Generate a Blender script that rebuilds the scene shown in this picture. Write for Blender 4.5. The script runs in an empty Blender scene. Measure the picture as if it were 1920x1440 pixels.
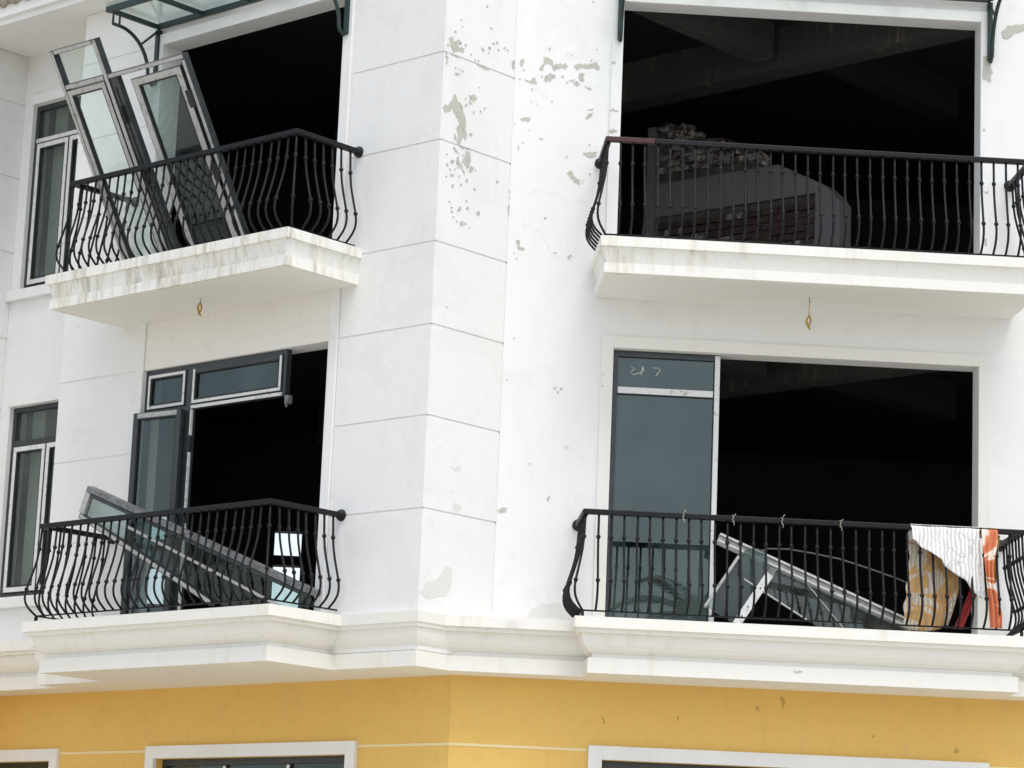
import bpy, bmesh, math, random, json
from mathutils import Vector, Matrix, Euler, noise
random.seed(7)
SC = bpy.context.scene
COL = SC.collection

# ------------------------------------------------------------------ camera
cam_d = bpy.data.cameras.new('camera'); cam = bpy.data.objects.new('camera', cam_d); COL.objects.link(cam)
YAW, PITCH, ROLL, FPX = .05180692, .20210849, -.04063335, 5153.7
fw = Vector((math.sin(YAW)*math.cos(PITCH), math.cos(YAW)*math.cos(PITCH), math.sin(PITCH)))
rt = Vector((math.cos(YAW), -math.sin(YAW), 0)); dn = fw.cross(rt)
r2 = math.cos(ROLL)*rt + math.sin(ROLL)*dn; d2 = -math.sin(ROLL)*rt + math.cos(ROLL)*dn
cam.matrix_world = Matrix(((r2.x, -d2.x, -fw.x, -1.129), (r2.y, -d2.y, -fw.y, -23.5), (r2.z, -d2.z, -fw.z, 1.6), (0, 0, 0, 1)))
cam_d.sensor_width = 36; cam_d.lens = FPX/1920*36; cam_d.clip_start = .1; cam_d.clip_end = 3000
SC.camera = cam

# ------------------------------------------------------------------ light (bright overcast day)
SUN_EL, SUN_AZ = 64, 18        # azimuth: degrees to the right of the view's back direction
w = bpy.data.worlds.new('World'); SC.world = w; w.use_nodes = True
wn = w.node_tree.nodes; wl = w.node_tree.links
sky = wn.new('ShaderNodeTexSky'); sky.sky_type = 'NISHITA'; sky.sun_disc = False
sky.sun_elevation = math.radians(SUN_EL); sky.dust_density = 2.0; sky.air_density = 1.0; sky.ozone_density = 1.0
sky.sun_rotation = math.radians(180-SUN_AZ)
hs = wn.new('ShaderNodeHueSaturation'); hs.inputs['Saturation'].default_value = .50
wl.new(sky.outputs[0], hs.inputs['Color']); bg = wn['Background']; wl.new(hs.outputs[0], bg.inputs[0])
bg.inputs[1].default_value = .15
sd = bpy.data.lights.new('sun', 'SUN'); sd.energy = 1.0; sd.angle = math.radians(32); sd.color = (1, .975, .93)
sun = bpy.data.objects.new('sun', sd); COL.objects.link(sun)
a, e = math.radians(SUN_AZ), math.radians(SUN_EL)
sdir = Vector((math.sin(a)*math.cos(e), -math.cos(a)*math.cos(e), math.sin(e)))
sun.rotation_euler = sdir.to_track_quat('Z', 'Y').to_euler()
vs = SC.view_settings; vs.view_transform = 'Standard'; vs.look = 'None'; vs.gamma = 1; vs.use_curve_mapping = False
vs.exposure = .68
SC.cycles.max_bounces = 8; SC.cycles.transparent_max_bounces = 24

# ------------------------------------------------------------------ materials
def mat(name):
    m = bpy.data.materials.new(name); m.use_nodes = True
    return m, m.node_tree.nodes, m.node_tree.links, m.node_tree.nodes['Principled BSDF']
def ncoord(N, L, scale=(1, 1, 1)):
    g = N.new('ShaderNodeNewGeometry'); mp = N.new('ShaderNodeMapping'); mp.inputs['Scale'].default_value = scale
    L.new(g.outputs['Position'], mp.inputs[0]); return mp.outputs[0]
def nnoise(N, L, scale, detail=6, rough=.6, vec=(1, 1, 1), dist=0):
    t = N.new('ShaderNodeTexNoise'); t.inputs['Scale'].default_value = scale; t.inputs['Detail'].default_value = detail
    t.inputs['Roughness'].default_value = rough; t.inputs['Distortion'].default_value = dist
    L.new(ncoord(N, L, vec), t.inputs['Vector']); return t.outputs[0]
def ramp(N, L, src, stops):
    r = N.new('ShaderNodeValToRGB'); el = r.color_ramp.elements
    while len(el) < len(stops): el.new(.5)
    for q, (p, c) in zip(el, stops): q.position = p; q.color = (c, c, c, 1) if not isinstance(c, tuple) else (*c, 1)
    L.new(src, r.inputs[0]); return r.outputs[0]
def mix(N, L, fac, A, B):
    m = N.new('ShaderNodeMix'); m.data_type = 'RGBA'
    if isinstance(fac, float): m.inputs[0].default_value = fac
    else: L.new(fac, m.inputs[0])
    for i, v in ((6, A), (7, B)):
        if isinstance(v, tuple): m.inputs[i].default_value = (*v, 1)
        else: L.new(v, m.inputs[i])
    return m.outputs[2]
def mul(N, L, A, B):
    m = N.new('ShaderNodeMath'); m.operation = 'MULTIPLY'; L.new(A, m.inputs[0])
    if isinstance(B, (int, float)): m.inputs[1].default_value = B
    else: L.new(B, m.inputs[1])
    return m.outputs[0]
def bump(N, L, bs, h, strength=.3, dist=.004):
    b = N.new('ShaderNodeBump'); b.inputs['Strength'].default_value = strength; b.inputs['Distance'].default_value = dist
    L.new(h, b.inputs['Height']); L.new(b.outputs[0], bs.inputs['Normal'])

def paint(name, base, dirt, stain=.0, moss=.0, warm=(.70, .67, .58), cracks=False):
    m, N, L, b = mat(name)
    big = ramp(N, L, nnoise(N, L, .55, 5, .55), [(.35, 0.), (.72, 1.)])
    c = mix(N, L, mul(N, L, big, .45), base, tuple(x*y for x, y in zip(base, (.94, .935, .90))))
    fine = ramp(N, L, nnoise(N, L, 7, 8, .7), [(.52, 0.), (.75, 1.)])
    c = mix(N, L, mul(N, L, fine, dirt), c, warm)
    smudge = ramp(N, L, nnoise(N, L, 1.7, 9, .75, (1, 1, .8), .6), [(.60, 0.), (.66, .35), (.78, .6)])
    c = mix(N, L, mul(N, L, smudge, min(1, dirt*1.3)), c, tuple(x*.76 for x in base))
    if stain:
        st = ramp(N, L, nnoise(N, L, 9, 5, .7, (1, 1, .10)), [(.50, 0.), (.72, 1.)])
        blot = ramp(N, L, nnoise(N, L, 1.6, 3, .5), [(.45, 0.), (.65, 1.)])
        c = mix(N, L, mul(N, L, mul(N, L, st, blot), stain), c, (.50, .43, .29))
        spk = ramp(N, L, nnoise(N, L, 22, 6, .8), [(.60, 0.), (.70, 1.)])
        c = mix(N, L, mul(N, L, spk, stain*.55), c, (.42, .38, .28))
    if moss:
        st = ramp(N, L, nnoise(N, L, 5, 6, .8, (1, 1, .16)), [(.50, 0.), (.70, 1.)])
        c = mix(N, L, mul(N, L, st, moss), c, (.27, .215, .10))
    if cracks:
        vo = N.new('ShaderNodeTexVoronoi'); vo.feature = 'DISTANCE_TO_EDGE'; vo.inputs['Scale'].default_value = .8
        wob = N.new('ShaderNodeTexNoise'); wob.inputs['Scale'].default_value = 5; wob.inputs['Detail'].default_value = 6
        va = N.new('ShaderNodeVectorMath'); va.operation = 'MULTIPLY_ADD'; co = ncoord(N, L); L.new(co, wob.inputs['Vector'])
        L.new(wob.outputs['Color'], va.inputs[0]); va.inputs[1].default_value = (.22, .22, .22); L.new(co, va.inputs[2]); L.new(va.outputs[0], vo.inputs['Vector'])
        ck = ramp(N, L, vo.outputs['Distance'], [(0., 1.), (.0042, 0.)]); ms = ramp(N, L, nnoise(N, L, 1.1, 3, .5), [(.52, 0.), (.62, 1.)])
        c = mix(N, L, mul(N, L, mul(N, L, ck, ms), .22), c, (.36, .35, .32))
        pt = ramp(N, L, nnoise(N, L, .9, 8, .62, (1, 1, 1), 1.2), [(.555, 0.), (.575, 1.)])   # repainted / scuffed areas with their own edge
        c = mix(N, L, mul(N, L, pt, .16), c, (.64, .635, .61))
    L.new(c, b.inputs['Base Color']); b.inputs['Roughness'].default_value = .82; b.inputs['Specular IOR Level'].default_value = .3
    ad = N.new('ShaderNodeMath'); ad.operation = 'MULTIPLY_ADD'; L.new(nnoise(N, L, 3.5, 3, .5), ad.inputs[0]); ad.inputs[1].default_value = 1.6; L.new(nnoise(N, L, 30, 6, .7), ad.inputs[2])
    bump(N, L, b, ad.outputs[0], .40, .0045)
    return m
M = {}
M['white'] = paint('white_wall_paint', (.80, .797, .788), .26, .14, 0, (.70, .68, .62), True)
M['white_bounce'] = paint('bounce_tinted_white_paint', (.80, .785, .735), .10, .15)  # white paint below the balconies, warm bounce light put into its colour
M['slab'] = paint('weathered_slab_paint', (.80, .79, .745), .25, .75)
M['slab_moss'] = paint('mossy_slab_paint', (.80, .79, .745), .30, .95, .8)
M['cornice'] = paint('cornice_paint', (.80, .785, .735), .16, .35)
M['soffit'] = paint('soffit_paint', (.80, .79, .75), .10)
M['yellow'] = paint('yellow_wall_paint', (.76, .49, .14), .26, .22, 0, (.50, .31, .07))
M['yellow_line'] = paint('pale_yellow_joint_paint', (.80, .66, .36), .1)
M['yellow_scuff'] = paint('brown_scuff_on_yellow', (.52, .34, .10), .5, .6, 0, (.34, .22, .08))
M['plaster'] = paint('bare_grey_plaster', (.50, .49, .435), .6, .3, 0, (.33, .31, .24))
M['plaster_faint'] = paint('thin_scuffed_paint', (.70, .70, .665), .6, .2, 0, (.56, .56, .52))
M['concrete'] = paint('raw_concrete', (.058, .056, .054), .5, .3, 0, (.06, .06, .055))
M['concrete_dark'] = paint('shade_toned_interior_concrete', (.022, .022, .023), .5, .0, 0, (.012, .012, .012))  # near-black base colour paints in the deep shade of the rooms
M['band'] = paint('stair_concrete', (.22, .22, .228), .5, .3, 0, (.18, .18, .16))
M['pier'] = paint('beige_plaster_pier', (.50, .48, .38), .4, .2, 0, (.36, .34, .27))

def simple(name, col, rough=.5, metal=0, col2=None, sc=12, lo=.45, hi=.7, spec=.5, b_=.15):
    m, N, L, b = mat(name); f = ramp(N, L, nnoise(N, L, sc, 7, .7), [(lo, 0.), (hi, 1.)])
    c = mix(N, L, f, col, col2 or tuple(x*.7 for x in col)); L.new(c, b.inputs['Base Color'])
    b.inputs['Roughness'].default_value = rough; b.inputs['Metallic'].default_value = metal; b.inputs['Specular IOR Level'].default_value = spec
    bump(N, L, b, nnoise(N, L, sc*4, 5, .7), b_, .002)
    return m
M['iron'] = simple('black_wrought_iron', (.004, .0048, .006), .5, 0, (.012, .010, .009), 18, .58, .75, .28)
M['iron_side'] = M['iron']
M['rust'] = simple('red_rusted_iron', (.055, .016, .013), .6, 0, (.02, .012, .011), 25)
M['green_iron'] = simple('dark_green_iron', (.012, .03, .028), .45, 0, (.02, .02, .018), 20, .55, .8)
M['alu'] = simple('dark_grey_aluminium', (.035, .042, .045), .38, .2, (.055, .06, .06), 9)
M['alu_light'] = simple('weathered_grey_aluminium', (.20, .205, .21), .5, .1, (.11, .11, .105), 14, .42, .62)
M['film'] = simple('white_protective_film', (.70, .70, .69), .55, 0, (.36, .34, .31), 17, .55, .68)
M['film_dirty'] = simple('dirty_protective_film', (.44, .44, .43), .6, 0, (.24, .23, .21), 15, .5, .7)
M['gasket'] = simple('black_rubber_gasket', (.012, .014, .014), .6)
M['brick'] = simple('dark_red_brick', (.11, .068, .062), .9, 0, (.055, .04, .042), 9, .35, .65, .2, .5)
M['brick_pale'] = simple('mortar_smeared_brick', (.50, .47, .45), .95, 0, (.08, .065, .065), 13, .40, .55, .2, .6)
M['mortar'] = simple('dark_mortar', (.14, .13, .12), .95, 0, (.06, .06, .05), 11, .35, .65, .2, .6)
M['tile'] = simple('weathered_roof_tile', (.42, .36, .30), .9, 0, (.20, .17, .13), 8)
M['asphalt'] = simple('bounce_pale_road', (.40, .385, .34), .9, 0, (.33, .315, .28), 3)  # unseen road, made pale so it bounces light up at the facade
M['paving'] = simple('bounce_pale_paving', (.62, .585, .50), .9, 0, (.54, .505, .43), 2)  # unseen ground, pale warm tone chosen to bounce light under the balconies
M['rope'] = simple('yellow_frayed_rope', (.50, .30, .05), .9, 0, (.25, .14, .02), 60)
M['twine'] = simple('pale_twine', (.40, .38, .33), .9)
M['wire'] = simple('grey_cable', (.10, .09, .085), .7)
M['leaf'] = simple('palm_leaf', (.035, .06, .02), .5, 0, (.05, .075, .03), 3)
M['bark'] = simple('palm_bark', (.14, .11, .08), .9, 0, (.07, .06, .045), 10)

def glass(name, tint, f0, dirt=.06, dcol=(.3, .33, .31), rough=.01):
    m, N, L, b = mat(name); N.remove(b); out = N['Material Output']
    tr = N.new('ShaderNodeBsdfTransparent'); tr.inputs[0].default_value = (*tint, 1)
    gl = N.new('ShaderNodeBsdfGlossy'); gl.inputs['Roughness'].default_value = rough; gl.inputs[0].default_value = (.92, 1, .97, 1)
    lw = N.new('ShaderNodeLayerWeight'); lw.inputs[0].default_value = .5
    pw = N.new('ShaderNodeMath'); pw.operation = 'POWER'; L.new(lw.outputs['Facing'], pw.inputs[0]); pw.inputs[1].default_value = 5
    ma = N.new('ShaderNodeMath'); ma.operation = 'MULTIPLY_ADD'; L.new(pw.outputs[0], ma.inputs[0]); ma.inputs[1].default_value = 1-f0; ma.inputs[2].default_value = f0
    mx = N.new('ShaderNodeMixShader'); L.new(ma.outputs[0], mx.inputs[0]); L.new(tr.outputs[0], mx.inputs[1]); L.new(gl.outputs[0], mx.inputs[2])
    df = N.new('ShaderNodeBsdfDiffuse'); df.inputs[0].default_value = (*dcol, 1)
    f = ramp(N, L, nnoise(N, L, 1.15, 8, .6, (1, 1, .55), .7), [(.40, .04), (.68, 1.)])
    m2 = N.new('ShaderNodeMixShader'); L.new(mul(N, L, f, dirt), m2.inputs[0]); L.new(mx.outputs[0], m2.inputs[1]); L.new(df.outputs[0], m2.inputs[2])
    L.new(m2.outputs[0], out.inputs[0])
    return m
M['glass'] = glass('green_tinted_glass', (.76, .81, .81), .045, .14, (.24, .27, .27))
M['glass_clear'] = glass('pale_green_glass', (.93, .97, .955), .04, .05, (.5, .56, .52))
M['glass_dark'] = glass('dusty_sky_haze_glass', (.45, .56, .58), .062, .26, (.20, .27, .25))  # blotchy dust film also paints in the uneven reflection of the sky
M['glass_fallen'] = glass('dusty_fallen_glass', (.72, .80, .78), .035, .35, (.17, .185, .18))

def printed(name, cols, sc, base, stripes=False):
    m, N, L, b = mat(name); tc = N.new('ShaderNodeTexCoord')
    v = N.new('ShaderNodeTexVoronoi'); v.inputs['Scale'].default_value = sc; L.new(tc.outputs['UV'], v.inputs['Vector'])
    n = N.new('ShaderNodeTexNoise'); n.inputs['Scale'].default_value = sc*.55; n.inputs['Detail'].default_value = 4; n.inputs['Distortion'].default_value = 1.2; L.new(tc.outputs['UV'], n.inputs['Vector'])
    r = N.new('ShaderNodeValToRGB'); r.color_ramp.interpolation = 'CONSTANT'; el = r.color_ramp.elements
    while len(el) < len(cols): el.new(.5)
    for q, (p, c) in zip(el, cols): q.position = p; q.color = (*c, 1)
    L.new(n.outputs[0], r.inputs[0]); c = r.outputs[0]
    if stripes:
        wv = N.new('ShaderNodeTexWave'); wv.inputs['Scale'].default_value = 9; wv.inputs['Distortion'].default_value = 5; wv.inputs['Detail'].default_value = 3
        L.new(tc.outputs['UV'], wv.inputs['Vector'])
        c = mix(N, L, mul(N, L, ramp(N, L, wv.outputs[0], [(.42, 0.), (.75, 1.)]), .75), c, base)
    L.new(c, b.inputs['Base Color']); b.inputs['Roughness'].default_value = .9; b.inputs['Specular IOR Level'].default_value = .15
    return m
M['sheet'] = printed('white_printed_cotton', [(0, (.80, .79, .76)), (.56, (.60, .60, .60)), (.60, (.80, .79, .76)), (.70, (.55, .36, .16)), (.76, (.74, .72, .66))], 7, (.46, .46, .47), True)
M['blanket'] = printed('brown_patterned_cotton', [(0, (.44, .24, .09)), (.40, (.58, .33, .10)), (.45, (.58, .54, .45)), (.52, (.40, .25, .18)), (.55, (.58, .55, .47)), (.63, (.50, .28, .12))], 5, (.40, .30, .21), True)
M['scarf'] = printed('orange_white_cotton', [(0, (.58, .19, .09)), (.50, (.66, .28, .15)), (.53, (.76, .66, .58)), (.60, (.60, .22, .09)), (.68, (.50, .28, .05))], 6, (.5, .1, .05))
M['red_cloth'] = simple('crimson_cloth', (.32, .025, .03), .9)
M['ochre_cloth'] = simple('ochre_cloth', (.45, .25, .04), .9)

# ------------------------------------------------------------------ helpers
S = 2**-.5
class Fr:
    def __init__(s, o, ex, ey, en): s.o, s.ex, s.ey, s.en = Vector(o), Vector(ex), Vector(ey), Vector(en)
    def p(s, a, b, c=0): return s.o+s.ex*a+s.ey*b+s.en*c
    def sub(s, a, b, c, ex, ey): # ex, ey as (a,b,c) directions in this frame
        v = lambda t: s.ex*t[0]+s.ey*t[1]+s.en*t[2]
        X = v(ex).normalized(); Yv = v(ey); Yv = (Yv-X*Yv.dot(X)).normalized(); n = X.cross(Yv)
        if n.dot(s.en) < 0: n = -n
        return Fr(s.p(a, b, c), X, Yv, n)
COR = (-.651, -.651, 0)
FA = Fr(COR, (-S, S, 0), (0, 0, 1), (-S, -S, 0))
FB = Fr(COR, (S, S, 0), (0, 0, 1), (S, -S, 0))
FC = Fr((0, 0, 0), (1, 0, 0), (0, 0, 1), (0, -1, 0))

def finish(name, bm, m, parent=None, smooth=False, bev=0, recalc=True):
    if recalc: bmesh.ops.recalc_face_normals(bm, faces=bm.faces)
    me = bpy.data.meshes.new(name); bm.to_mesh(me); bm.free(); me.materials.append(m)
    if smooth: me.polygons.foreach_set('use_smooth', [True]*len(me.polygons))
    o = bpy.data.objects.new(name, me); COL.objects.link(o)
    if parent is not None: o.parent = parent; 
    if bev:
        b = o.modifiers.new('edge', 'BEVEL'); b.width = bev; b.segments = 2; b.limit_method = 'ANGLE'
    return o
def thing(name, label, cat, group=None, loc=(0, 0, 0)):
    o = bpy.data.objects.new(name, None); COL.objects.link(o); o.empty_display_size = .2
    o['label'] = label; o['category'] = cat
    if group: o['group'] = group
    return o
def tag(o, label, cat, group=None):
    o['label'] = label; o['category'] = cat
    if group: o['group'] = group
    return o
def holder(name, parent):
    o = bpy.data.objects.new(name, None); COL.objects.link(o); o.parent = parent; o.empty_display_size = .1; return o
def hexa(bm, P):
    v = [bm.verts.new(p) for p in P]
    for f in ((0, 1, 2, 3), (4, 5, 6, 7), (0, 1, 5, 4), (1, 2, 6, 5), (2, 3, 7, 6), (3, 0, 4, 7)): bm.faces.new([v[i] for i in f])
def box(bm, F, a0, a1, b0, b1, c0, c1):
    hexa(bm, [F.p(a0, b0, c0), F.p(a1, b0, c0), F.p(a1, b1, c0), F.p(a0, b1, c0), F.p(a0, b0, c1), F.p(a1, b0, c1), F.p(a1, b1, c1), F.p(a0, b1, c1)])
def boxo(name, F, r, m, parent=None, bev=0):
    bm = bmesh.new(); box(bm, F, *r); return finish(name, bm, m, parent, bev=bev)
def tube(bm, pts, r, seg=8, cap=True):
    pts = [Vector(p) for p in pts]; n = len(pts); rr = r if isinstance(r, (list, tuple)) else [r]*n
    rings = []; up = None
    for i, p in enumerate(pts):
        t = (pts[min(i+1, n-1)]-pts[max(i-1, 0)]).normalized()
        if up is None:
            up = Vector((0, 0, 1)) if abs(t.z) < .9 else Vector((1, 0, 0))
        x = t.cross(up).normalized(); up = x.cross(t).normalized()
        rings.append([bm.verts.new(p+x*math.cos(k*2*math.pi/seg)*rr[i]+up*math.sin(k*2*math.pi/seg)*rr[i]) for k in range(seg)])
    for i in range(n-1):
        for k in range(seg): bm.faces.new((rings[i][k], rings[i][(k+1) % seg], rings[i+1][(k+1) % seg], rings[i+1][k]))
    if cap: bm.faces.new(rings[0]); bm.faces.new(rings[-1])
def bar(bm, p0, p1, w, h, upv):
    p0, p1 = Vector(p0), Vector(p1); t = (p1-p0).normalized(); x = t.cross(Vector(upv)).normalized(); y = x.cross(t).normalized()
    P = [p+x*sx*w/2+y*sy*h/2 for p in (p0, p1) for sx, sy in ((-1, -1), (1, -1), (1, 1), (-1, 1))]
    hexa(bm, P)
def prism(bm, F, poly, c0, c1):
    a = [bm.verts.new(F.p(x, y, c0)) for x, y in poly]; b = [bm.verts.new(F.p(x, y, c1)) for x, y in poly]
    n = len(poly); bm.faces.new(a); bm.faces.new(b)
    for i in range(n): bm.faces.new((a[i], a[(i+1) % n], b[(i+1) % n], b[i]))
def wall(F, a0, a1, b0, b1, opens, th=.22, c=0):
    """one shell of a wall with openings (a0,a1,b0,b1), front face at c, back face at c-th"""
    bm = bmesh.new()
    xs = sorted({a0, a1, *[v for o in opens for v in o[:2] if a0 < v < a1]}); ys = sorted({b0, b1, *[v for o in opens for v in o[2:] if b0 < v < b1]})
    def solid(i, j):
        if i < 0 or j < 0 or i >= len(xs)-1 or j >= len(ys)-1: return False
        x, y = (xs[i]+xs[i+1])/2, (ys[j]+ys[j+1])/2
        return not any(o[0] < x < o[1] and o[2] < y < o[3] for o in opens)
    V = {}
    def vt(i, j, k):
        if (i, j, k) not in V: V[i, j, k] = bm.verts.new(F.p(xs[i], ys[j], c-(th if k else 0)))
        return V[i, j, k]
    for i in range(len(xs)-1):
        for j in range(len(ys)-1):
            if not solid(i, j): continue
            for k in (0, 1): bm.faces.new([vt(i, j, k), vt(i+1, j, k), vt(i+1, j+1, k), vt(i, j+1, k)])
            for di, dj, e in ((-1, 0, ((i, j), (i, j+1))), (1, 0, ((i+1, j), (i+1, j+1))), (0, -1, ((i, j), (i+1, j))), (0, 1, ((i, j+1), (i+1, j+1)))):
                if not solid(i+di, j+dj): bm.faces.new([vt(*e[0], 0), vt(*e[1], 0), vt(*e[1], 1), vt(*e[0], 1)])
    return bm
from mathutils.geometry import tessellate_polygon
def cap_ngon(bm, vs_):
    for t in tessellate_polygon([[Vector(v.co) for v in vs_]]): bm.faces.new([vs_[i] for i in t])
def isect(l1, l2):
    (n1, c1), (n2, c2) = l1, l2; d = n1[0]*n2[1]-n1[1]*n2[0]
    return ((c1*n2[1]-c2*n1[1])/d, (n1[0]*c2-n2[0]*c1)/d)
cAo = 2*.651*S
def LA(d): return ((-S, -S), cAo+d)          # plane parallel to the left facade, d outwards
def LB(d): return ((S, -S), d)               # plane parallel to the pilaster's right face
def LBu(u): return ((-S, S), u)              # plane across the left facade at distance u from the corner (corner: 0)
def LC(d): return ((0, -1), d)
def LX(x): return ((1, 0), x)
def sweep(name, prof, lines, rear, m, parent, bev=0):
    """lines: functions k->(n,c); prof: (k,z) list from top to bottom; rear: fixed xy points closing the ring"""
    bm = bmesh.new(); rings = []
    for k, z in prof:
        ls = [f(k) for f in lines]; pts = [isect(ls[i], ls[i+1]) for i in range(len(ls)-1)]+rear
        rings.append([bm.verts.new((x, y, z)) for x, y in pts])
    n = len(rings[0])
    for a_, b_ in zip(rings, rings[1:]):
        for i in range(n): bm.faces.new((a_[i], a_[(i+1) % n], b_[(i+1) % n], b_[i]))
    for r in (rings[0], rings[-1]): cap_ngon(bm, r)
    return finish(name, bm, m, parent, bev=bev)
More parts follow.
